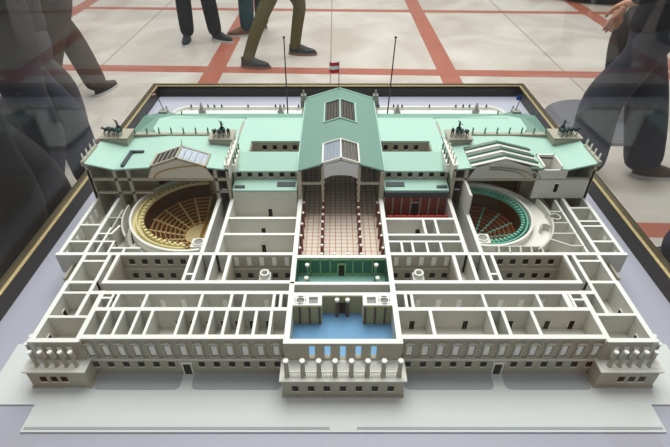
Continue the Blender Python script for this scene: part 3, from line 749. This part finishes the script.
for s in (-1, 1):
    E0, E1, E2, zr = .775, .690, .343, .235
    mb = MB(); DB = 1.485
    # main roof, lower flat part; outer part lifts to the eave; each with light shaft notches left open
    outer = [(s * E0, .257), (s * E1, zr), (s * E1, zr - .005), (s * E0, .252)]
    inner = [(s * E1, zr), (s * .575, zr + .008), (s * .575, zr + .003), (s * E1, zr - .005)]
    inner2 = [(s * .41, zr + .008), (s * E2, zr), (s * E2, zr - .005), (s * .41, zr + .003)]
    mid = [(s * .575, zr + .008), (s * .41, zr + .008), (s * .41, zr + .003), (s * .575, zr + .003)]
    mb.yprism(outer, C, DB)
    if s < 0:
        mb.yprism(inner, C, DB)
    else:
        mb.yprism([(.575, zr + .008), (.615, zr + .005), (.615, zr), (.575, zr + .003)], C, DB); mb.yprism([(.668, zr + .0016), (E1, zr), (E1, zr - .005), (.668, zr - .0034)], C, DB)
        mb.yprism([(.615, zr + .005), (.668, zr + .0016), (.668, zr - .0034), (.615, zr)], 1.33, DB)
    mb.yprism(inner2, C, DB); mb.yprism(mid, 1.335 if s < 0 else 1.385, DB)
    pr = tag(mb.build('pavilion_roof', M['mint'], model), ('mint roof over the %s wing' % ('left' if s < 0 else 'right')))
    if s < 0:
        mb = MB(); mb.box(-.670, -.660, C + .01, 1.36, zr + .002, zr + .0095); mb.box(-.670, -.625, 1.355, 1.362, zr + .002, zr + .0105); mb.build('roof_slot', M['slate'], pr)
    else:
        mb = MB(); mb.box(.612, .617, C, 1.335, zr - .05, zr + .012); mb.box(.666, .671, C, 1.335, zr - .05, zr + .012); mb.box(.612, .671, 1.330, 1.336, zr - .05, zr + .012)
        mb.cur = 1; mb.box(.617, .666, C, 1.330, zr - .05, zr - .045)
        mb.build('roof_pit', [M['trim'], M['greyfloor']], pr)
    # skylight gable
    zb, za = zr + .006, .276; xa = s * .493; xl, xr = s * .575, s * .41
    if s < 0:
        mb = MB()
        for xe in (xl, xr):
            mb.yprism([(xe, zb + .006), (xa, za), (xa, za - .006), (xe, zb)], C, C + .006); mb.yprism([(xe, zb + .006), (xa, za), (xa, za - .006), (xe, zb)], 1.332, 1.338)
            mb.yprism([(xe - .003, zb + .007), (xe + .003, zb + .007), (xe + .003, zb - .003), (xe - .003, zb - .003)], C, 1.338)
        mb.yprism([(xa - .003, za + .001), (xa + .003, za + .001), (xa + .003, za - .006), (xa - .003, za - .006)], C, 1.338)
        mb.yprism([(xl, zb), (xa, za - .006), (xr, zb)], 1.334, 1.337)
        mb.tube((xa, 1.336, za), (xa + .002, 1.336, za + .022), .0015, .001, 6)
        sk = mb.build('skylight_frame', M['stone'], pr)
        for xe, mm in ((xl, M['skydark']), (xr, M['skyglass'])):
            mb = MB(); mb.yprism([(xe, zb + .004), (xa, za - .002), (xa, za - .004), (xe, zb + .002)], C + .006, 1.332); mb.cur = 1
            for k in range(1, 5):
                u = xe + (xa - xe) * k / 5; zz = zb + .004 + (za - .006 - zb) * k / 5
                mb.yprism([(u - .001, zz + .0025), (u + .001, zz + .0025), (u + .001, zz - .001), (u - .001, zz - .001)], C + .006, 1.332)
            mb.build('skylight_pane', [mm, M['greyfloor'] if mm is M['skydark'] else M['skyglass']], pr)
    else:
        for k in range(3):
            d0 = C + .002 + k * .040
            mb = MB()
            for xe in (s * .395, s * .60):
                mb.yprism([(xe, zb + .004), (xa, za - .004), (xa, za - .007), (xe, zb + .001)], d0, d0 + .013)
            mb.cur = 1
            for xe in (s * .395, s * .60):
                mb.yprism([(xe, zb + .010), (xa, za + .002), (xa, za - .007), (xe, zb + .001)], d0 + .013, d0 + .019)
            mb.build('skylight_strip', [M['trim'], M['greenfig']], pr)
            mb = MB()
            for xe in (s * .395, s * .60):
                mb.yprism([(xe, zb + .003), (xa, za - .005), (xa, za - .007), (xe, zb + .001)], d0 + .019, d0 + .038)
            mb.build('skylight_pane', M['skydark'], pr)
    # tympanum panel under the cut gable
    mb = MB(); mb.yprism([(s * .592, .203), (s * .575, zb - .002), (xa, za - .008), (xr, zb - .002), (s * .392, .203)] , C + .001, C + .006)
    ty = mb.build('vault_panel', mat('vault_cream' if s < 0 else 'vault_white', (214, 206, 190) if s < 0 else (205, 202, 196), .6), model)
    mb = MB()
    if s < 0:
        n = 12
        for k in range(n):
            a, b2 = PI / 2 + PI / 2 * k / n * .95, PI / 2 + PI / 2 * (k + 1) / n * .95
            P = lambda t, r: (-.41 + .165 * r * math.cos(t), .203 + .046 * r * math.sin(t))
            mb.yprism([P(a, 1), P(b2, 1), P(b2, .97), P(a, .97)], C - .003, C + .002)
        mb.build('gold_arch', M['gold'], ty)
    else:
        for j in range(3):
            n = 10
            for k in range(n):
                a, b2 = PI / 2 * k / n, PI / 2 * (k + 1) / n; r0 = 1 - j * .14
                P = lambda t, r: (.45 + .165 * r * math.cos(t), .200 + .050 * r * math.sin(t))
                mb.yprism([P(a, r0), P(b2, r0), P(b2, r0 - .04), P(a, r0 - .04)], C - .004, C + .002)
        mb.build('curved_ribs', M['stone'], ty)
    # frame on the cut plane
    mb = MB()
    for x in ((.768, .692, .650, .384, .347) if s < 0 else (.768, .384, .347)): mb.box(s * x - .005, s * x + .005, C, C + .010, F1, zr - .003)
    mb.box(s * .770, s * .343, C, C + .008, .194, .203)
    if s < 0: mb.box(s * .770, s * .585, C, C + .008, .146, .153); mb.box(s * .39, s * .343, C, C + .008, .15, .157)
    mb.box(s * .775, s * .766, C, DB, 0, .250); mb.box(s * .775, s * .343, DB - .008, DB, 0, zr - .005); mb.wall(s * .347, C, s * .347, 1.60, .007, 0, zr - .006)
    mb.wall(s * .692, C + .01, s * .692, DB - .01, .006, 0, zr - .006)
    mb.wall(s * .384, C + .01, s * .384, DB - .01, .006, 0, zr - .006)
    mb.box(s * .60, s * .767, C + .09, C + .096, F1, zr - .01)
    pf = mb.build('pavilion_frame', M['stone'], model)
    if s > 0:
        mb = MB(); mb.box(.600, .765, C - .001, C + .006, .13, .197); mb.box(.60, .69, C - .001, C + .006, .203, .232)
        ew = mb.build('pavilion_end_wall', M['wall'], model); o = dr.at(ew, .668, C - .002, .155)
        mb = MB(); mb.box(.378, .386, 1.175, 1.262, F1, .198); mb.build('standing_wall_slab', M['wall'], model)
    for i in range(2): gw.at(pf, s * (.362), C + .0, .165 + .0 * i) if i == 0 else gw.at(pf, s * .372, C + .09, .175)
    # rear parapet with statues
    mb = MB(); mb.box(s * .72, s * .42, 1.468, 1.480, zr, zr + .010); mb.box(s * .72, s * .42, 1.466, 1.482, zr + .010, zr + .0125)
    pp = mb.build('roof_parapet', M['stone'], pr)
    for i in range(7): stF.at(pp, s * (.690 - i * .041), 1.474, zr + .0125)
    # inner parapet (sloping ledge) with statuettes
    mb = MB(); mb.box(s * .352, s * .340, C, 1.43, zr - .035, zr + .012); mb.box(s * .354, s * .338, C, 1.43, zr + .012, zr + .015)
    mb.box(s * .332, s * .324, 1.28, 1.39, zr - .02, zr + .005)
    pp = mb.build('roof_parapet', M['trim'], pr)
    for i in range(6): stW.at(pp, s * .346, 1.275 + i * .03, zr + .015)
    for i in range(4): stF.at(pp, s * .328, 1.29 + i * .03, zr + .005)
    # outer eave statuettes
    mb = MB(); mb.box(s * .782, s * .772, C, 1.37, .245, .262); pp = mb.build('roof_parapet', M['stone'], pr)
    for i in range(4): stW.at(pp, s * .777, 1.275 + i * .03, .262)
    quadriga(s * .735, 1.437, zr + .004, .085, .026, 0.2 * s)
    quadriga(s * .388, 1.437, zr + .000, .072, .026, -0.15 * s)
    # low rear side roofs and corner pavilion
    mb = MB(); mb.prism([(s * .345, 1.487), (s * .62, 1.487), (s * .66, 1.56), (s * .66, 1.64), (s * .62, 1.66), (s * .345, 1.638)], .214, .224)
    mb.cur = 1; mb.prism([(s * .345, 1.487), (s * .62, 1.487), (s * .66, 1.56), (s * .66, 1.64), (s * .62, 1.66), (s * .345, 1.638)], 0, .214)
    mb.build('low_side_roof', [M['mint'], M['stone']], model)
    mb = MB()
    a = [(s * .745, 1.50), (s * .60, 1.60), (s * .60, 1.71), (s * .67, 1.755), (s * .745, 1.71)]
    cxp, cyp = s * .68, 1.64
    mb.add([(p[0], p[1], .200) for p in a] + [(cxp, cyp, .222)], [(i, (i + 1) % 5, 5) for i in range(5)] + [(4, 3, 2, 1, 0)])
    cr_ = tag(mb.build('corner_pavilion_roof', M['copper'], model), 'darker green hipped roof of the corner block')
    mb = MB(); mb.prism(a, 0, .1995); mb.build('corner_pavilion_wall', M['stone'], model)
    mb = MB(); mb.box(s * .69, s * .66, 1.715, 1.745, .2, .214); mb.build('flag_base', M['figure'], cr_)
    for p in a[2:]: stF.at(cr_, p[0], p[1], .20)

# flags
def flag(x, D, z, h, tilt, cols, fw, fh, label):
    mb = MB(); mb.tube((0, 0, 0), (tilt, 0, h), .0016, .0012, 6); mb.ball((tilt, 0, h), .002, .002, .002)
    p = mb.build('flagpole', M['pole'], model, (x, D - DY, z), off=False); 
    mb = MB(); n = 6
    for j, c in enumerate(cols):
        mb.cur = j; z1 = h - .003 - fh * j / len(cols); z0 = h - .003 - fh * (j + 1) / len(cols)
        for k in range(n):
            xa_, xb = -fw * k / n, -fw * (k + 1) / n
            ya, yb = .003 * math.sin(k * 1.3), .003 * math.sin((k + 1) * 1.3)
            xo = tilt * .95
            mb.add([(xa_ + xo, ya, z0), (xb + xo, yb, z0), (xb + xo, yb, z1), (xa_ + xo, ya, z1), (xa_ + xo, ya + .0008, z0), (xb + xo, yb + .0008, z0), (xb + xo, yb + .0008, z1), (xa_ + xo, ya + .0008, z1)],
                   [(0, 1, 2, 3), (7, 6, 5, 4), (3, 2, 6, 7), (0, 4, 5, 1), (0, 3, 7, 4), (1, 5, 6, 2)])
    tag(mb.build('flag', cols, p, off=False), label); return p
RWR = [M['flagred'], M['flagwhite'], M['flagred']]
flag(-.003, 1.80, .272, .104, 0, RWR, .036, .040, 'small red and white striped flag')
flag(-.672, 1.73, .214, .075, -.018, RWR, .016, .016, 'small red and white striped flag')
flag(.672, 1.73, .214, .062, .012, [M['flagblue']], .018, .018, 'small plain blue flag')
for s in (-1, 1):
    mb = MB(); mb.tube((0, 0, 0), (.004 if s < 0 else .014, 0, .385), .0032, .0024, 8); mb.lathe([(.008, 0), (.008, .006), (.004, .02)], n=8); mb.ball((.004 if s < 0 else .014, 0, .389), .006, .006, .005)
    mb.build('tall_mast', M['pole'], model, (s * .225 - (.005 if s < 0 else .01), 2.02 - DY, 0.01), off=False)

# ramp behind
mb = MB()
poly = []
for k in range(9): a = PI / 2 + PI / 2 * k / 8; poly.append((-.70 + .09 * math.cos(a), 2.10 + .07 * math.sin(a)))
poly += [(-.76, 1.80), (.76, 1.80)]
for k in range(9): a = PI / 2 * k / 8; poly.append((.70 + .09 * math.cos(a), 2.10 + .07 * math.sin(a)))
mb.prism(poly, .0005, .022); rp = mb.build('carriage_ramp', M['paving'], model)
mb = MB()
for a0, a1 in ((-.70, -.30), (-.30, .30), (.30, .70)): mb.box(a0, a1, 2.160, 2.168, .022, .036)
mb.arc(-.70, 2.098, .066, .074, 90, 180, .022, .036, 10); mb.arc(.70, 2.098, .066, .074, 0, 90, .022, .036, 10)
mb.build('ramp_parapet', M['trim'], rp)
def seated(parent):
    mb = MB(); mb.box(-.004, .004, -.004, .004, 0, .004); mb.lathe([(.0036, .004), (.003, .010), (.0015, .012), (.0022, .0145), (.001, .016)], n=6)
    return mb.build('ramp_statue', M['pole'], parent, off=False)
ss = Rep(seated)
for s in (-1, 1):
    for x in (.70, .62, .59, .555, .43, .30, .26, .19, .15): ss.at(rp, s * x, 2.158, .036)
    for x, hh in ((.615, .10), (.262, .09)):
        mb = MB(); mb.box(s * x - .013, s * x + .013, 2.02, 2.045, .022, .022 + hh * .6); mb.lathe([(.007, 0), (.009, .012), (.004, .022), (.005, .028), (.001, .032)], s * x, 2.03, .022 + hh * .6, 8)
        mb.build('ramp_monument', M['figure'], rp)
    mb = MB(); mb.arc(s * .262, 1.98, .09, .096, (95 if s < 0 else 20), (160 if s < 0 else 85), .022, .034, 10); mb.build('ramp_curb', M['figure'], rp)

# ------------------------------------------------------------------ things on the hall floor
mb = MB(); mb.lathe([(.38, 0), (.38, .02), (.35, .03), (.30, .034), (.10, .038), (.04, .05), (.03, .06)], n=48)
o = mb.build('barrier_base', mat('brushed_grey', (120, 118, 124), .4, metal=.4), None, (1.98, 2.22, 0), off=False); tag(o, 'round grey metal base lying on the floor behind the right frame corner', 'stand base')
mb = MB(); mb.lathe([(.80, 0), (.80, .09), (.9, .10), (.9, .16)], n=48); mb.cur = 1; mb.lathe([(.9, .16), (.9, .19), (.80, .19)], n=48)
o = mb.build('round_platform', [M['black'], mat('cream_rim', (206, 196, 176), .4)], None, (3.75, 6.6, 0), off=False); tag(o, 'low round dark platform with cream rim at the far right', 'platform')

# ------------------------------------------------------------------ people; dark figures beside the case stand partly for reflections
def skin(name, verts, edges, radii, m, parent=None, root=0, sub=1):
    me = bpy.data.meshes.new(name); me.from_pydata(verts, edges, []); o = bpy.data.objects.new(name, me); COL.objects.link(o)
    if parent: o.parent = parent
    me.materials.append(m)
    md = o.modifiers.new('skin', 'SKIN'); md.use_smooth_shade = True
    for i, r in enumerate(radii):
        sv = me.skin_vertices[0].data[i]; sv.radius = r if isinstance(r, tuple) else (r, r); sv.use_root = (i == root)
    sb = o.modifiers.new('sub', 'SUBSURF'); sb.levels = sub; sb.render_levels = sub
    dg = bpy.context.evaluated_depsgraph_get(); ev = o.evaluated_get(dg); nm = bpy.data.meshes.new_from_object(ev)
    o.modifiers.clear(); o.data = nm
    return o
def hand(verts, edges, rad, wi, wrist, down, side, fwd):
    """palm + five fingers from the wrist vertex; down = finger direction, side = thumb side"""
    def add(p, r, j): verts.append(tuple(p)); rad.append(r); edges.append((j, len(verts) - 1)); return len(verts) - 1
    palm = add(wrist + down * .05, (.030, .016), wi)
    for k, (L, off) in enumerate(((.075, .024), (.085, .008), (.078, -.009), (.060, -.025))):
        b0 = wrist + down * .088 + side * off
        j = add(b0, .0105, palm); j = add(b0 + down * L * .5 + fwd * .008, .009, j); add(b0 + down * L * .92 + fwd * .028, .0075, j)
    j = add(wrist + down * .035 + side * .034 + fwd * .01, .012, wi); j = add(wrist + down * .065 + side * .048 + fwd * .02, .0095, j); add(wrist + down * .092 + side * .050 + fwd * .028, .008, j)
def person(label, footL, footR, hip, face, tcol, jcol, shoecol, toeL=None, toeR=None, knees=None, flare=.075, sole=(200, 200, 200), armdown=None, group=None, hair=(40, 30, 24)):
    base = Vector(((footL[0] + footR[0]) / 2, (footL[1] + footR[1]) / 2, 0))
    f = Vector((math.cos(face), math.sin(face), 0)); sd = Vector((-f.y, f.x, 0)); up = Vector((0, 0, 1))   # sd = person's left
    H = Vector(hip) - base
    FL = Vector((footL[0], footL[1], footL[2] if len(footL) > 2 else 0)) - base; FR = Vector((footR[0], footR[1], footR[2] if len(footR) > 2 else 0)) - base
    ank = [FL + up * .09, FR + up * .09]; hips = [H + sd * .09, H - sd * .09]
    kn = []
    for a, h in zip(ank, hips):
        mid = (a + h) / 2; L = (h - a).length; bend = max(0.02, math.sqrt(max(0, .43 ** 2 - (L / 2) ** 2)) if L < .86 else .02)
        kn.append(mid + f * bend)
    chest = H + up * .38; neck = H + up * .55; head0 = H + up * .63 + f * .02; head = H + up * .74 + f * .02
    shs = [H + up * .49 + sd * .18, H + up * .49 - sd * .18]
    arms = []
    for i, sh in enumerate(shs):
        q = sd * (1 if i == 0 else -1); el = sh - up * .28 + q * .06 - f * .03; wr = (el - up * .23 + f * .10 + q * .01) if (armdown is None or armdown[i]) else (el + up * .34 + f * .10 - q * .04)
        if armdown is not None and armdown[i] == .5: wr = el - up * .07 + f * .22
        arms.append((el, wr))
    V = [tuple(H), tuple(H + up * .2), tuple(chest), tuple(neck), tuple(head0), tuple(head), tuple(head + up * .09)]
    R = [.075, .08, .085, .05, .06, .085, .06]; Ed = [(0, 1), (1, 2), (2, 3), (3, 4), (4, 5), (5, 6)]
    def add(p, r, j): V.append(tuple(p)); R.append(r); Ed.append((j, len(V) - 1)); return len(V) - 1
    add(head + f * .095 - up * .01, .014, 5); add(head + sd * .08, .016, 5); add(head - sd * .08, .016, 5)
    for i in (0, 1):
        j = add(hips[i] - up * .05, .06, 0); j = add(kn[i], .045, j); j = add(ank[i], .032, j); tt = (toeL, toeR)[i]; tt = face if tt is None else tt; add(ank[i] - up * .055 + Vector((math.cos(tt), math.sin(tt), 0)) * .06, .022, j)
        j = add(shs[i], .045, 2); j = add(arms[i][0], .038, j); j = add(arms[i][1], .024, j)
        if armdown is not None and armdown[i] == .5: pass
        q = sd * (1 if i == 0 else -1); hand(V, Ed, R, j, arms[i][1], ((-up if armdown is None or armdown[i] else up * .6 - q * .5) + f * .25).normalized(), f, -q)
    P = skin('person', V, Ed, R, M['skin']); P.location = base; tag(P, label, 'person', group)
    # trousers
    V = [tuple(H + up * .06), tuple(H - up * .02)]; Ed = [(0, 1)]; R2 = [.135, .135]
    for i in (0, 1):
        V.append(tuple(hips[i] - up * .12)); R2.append(.098); Ed.append((1, len(V) - 1))
        V.append(tuple(kn[i])); R2.append(max(flare, .070)); Ed.append((len(V) - 2, len(V) - 1))
        V.append(tuple((kn[i] + ank[i]) / 2)); R2.append(flare); Ed.append((len(V) - 2, len(V) - 1))
        V.append(tuple(ank[i] - up * .045)); R2.append(flare * .92); Ed.append((len(V) - 2, len(V) - 1))
    skin('trousers', V, Ed, R2, mat('trousers_%d' % len(bpy.data.materials), tcol, .85, var=.10, scale=5), P, 1, 2)
    V = [tuple(H - up * .07), tuple(H + up * .2), tuple(chest), tuple(H + up * .50)]; Ed = [(0, 1), (1, 2), (2, 3)]; R2 = [.165, .15, .16, .09]
    for i in (0, 1):
        V.append(tuple(shs[i])); R2.append(.075); Ed.append((2, len(V) - 1)); V.append(tuple(arms[i][0])); R2.append(.058); Ed.append((len(V) - 2, len(V) - 1))
        V.append(tuple(arms[i][1] + up * .02)); R2.append(.042); Ed.append((len(V) - 2, len(V) - 1))
    skin('jacket', V, Ed, R2, mat('jacket_%d' % len(bpy.data.materials), jcol, .85, var=.1, scale=12), P, 1, 2)
    ms = mat('shoe_%d' % len(bpy.data.materials), shoecol, .5); mso = mat('sole_%d' % len(bpy.data.materials), sole, .6)
    for i, a in enumerate((FL, FR)):
        toe = (toeL, toeR)[i]; t = face if toe is None else toe
        mb = MB(); n = 14
        out = []
        for k in range(n):
            q = 2 * PI * k / n; c, s_ = math.cos(q), math.sin(q); out.append((.085 + .15 * c, (.048 + .006 * c) * s_))
        secs = [(0, 1.0), (.022, 1.0), (.024, .95), (.05, .90), (.075, .72), (.10, .5)]
        mb.cur = 1; mb.prism([(p[0], p[1]) for p in out], 0, .022); mb.cur = 0
        vs = []; fs = []
        for zi, (z, sc) in enumerate(secs[2:]):
            for p in out:
                xx = .085 + (p[0] - .085) * (.96 if zi == 0 else .90 if zi == 1 else .62 if zi == 2 else .42) - (0 if zi < 1 else .006 if zi == 1 else .045 if zi == 2 else .075)
                vs.append((xx, p[1] * sc, z))
        m_ = len(secs) - 2
        for r in range(m_ - 1):
            for k in range(n): fs.append((r * n + k, r * n + (k + 1) % n, (r + 1) * n + (k + 1) % n, (r + 1) * n + k))
        fs.append(tuple(range((m_ - 1) * n, m_ * n))); fs.append(tuple(range(n))[::-1]); mb.add(vs, fs)
        sh = mb.build('shoe', [ms, mso], P, tuple(a), off=False, smooth=False); sh.rotation_euler = (0, 0, t)
    mb = MB(); hp = head + up * .055 - f * .02; mb.ball(tuple(hp), .098, .098, .085, 14, 10)
    mb.build('hair', mat('hair_%d' % len(bpy.data.materials), hair, .7), P, off=False, smooth=True)
    return P
person('person in black trousers and pale-soled sneakers standing at the back left', (-1.32, 4.25), (-1.62, 4.22), (-1.47, 4.24, .93), -1.4, (34, 34, 38), (50, 50, 54), (40, 42, 46), toeL=-.5, toeR=-1.5, flare=.085, sole=(205, 205, 208))
person('person in dark teal jeans and brown shoes standing behind the olive trousers', (-.86, 4.62), (-1.00, 4.42), (-.92, 4.55, .93), -1.2, (38, 62, 70), (60, 70, 80), (110, 76, 56), toeL=-2.9, toeR=-2.9, flare=.088)
person('person in slim olive trousers and black ankle boots striding to the right', (-.43, 3.78), (-.86, 3.40), (-.52, 3.62, .90), .1, (86, 78, 44), (70, 66, 50), (42, 44, 48), toeL=-.1, toeR=-.12, flare=.062, sole=(120, 90, 70))
person('person in dark grey trousers walking past the left side of the case', (-1.72, 1.66), (-1.98, 1.18), (-1.72, 1.50, .90), 1.2, (70, 68, 72), (60, 58, 62), (92, 68, 58), flare=.105, armdown=(0, 0))
person('person in dark brown trousers stepping away at the far left', (-2.02, 2.75), (-2.35, 2.5), (-2.05, 2.5, .92), 1.3, (58, 48, 44), (70, 62, 58), (50, 42, 40), flare=.10, armdown=(0, 0))
person('added figure in dark indigo jeans standing in for dark reflections at the left frame', (-1.50, 1.30), (-1.62, .95), (-1.52, 1.05, .92), .5, (44, 46, 60), (44, 42, 48), (60, 44, 38), flare=.10, armdown=(0, 0))  # added to darken the left side where the glass reflects legs
person('person in black coat and trousers closest to the left frame', (-1.34, .62), (-1.42, .30), (-1.42, .50, .92), .8, (36, 34, 38), (44, 40, 44), (36, 32, 32), flare=.13, armdown=(0, 0))
person('person beside the right frame with a hand hanging down, dark blue jeans taken from a reflection', (1.55, 1.42), (1.93, 1.44), (1.70, 1.50, .92), 2.7, (44, 46, 58), (40, 38, 42), (84, 66, 56), toeR=-.1, toeL=2.6, flare=.125, armdown=(.5, 0))  # jeans colour copies a reflection laid over black trousers
person('person in black trousers standing behind the one in dark blue jeans', (2.38, 2.75), (2.62, 2.8), (2.42, 2.8, .92), 2.9, (40, 34, 34), (50, 50, 60), (40, 40, 44), flare=.13, armdown=(0, 0))
person('person in navy trousers at the right edge of the picture', (1.66, .60), (1.82, .40), (1.85, .5, .92), 2.9, (36, 40, 58), (50, 50, 60), (40, 40, 44), flare=.11, armdown=(0, 0))
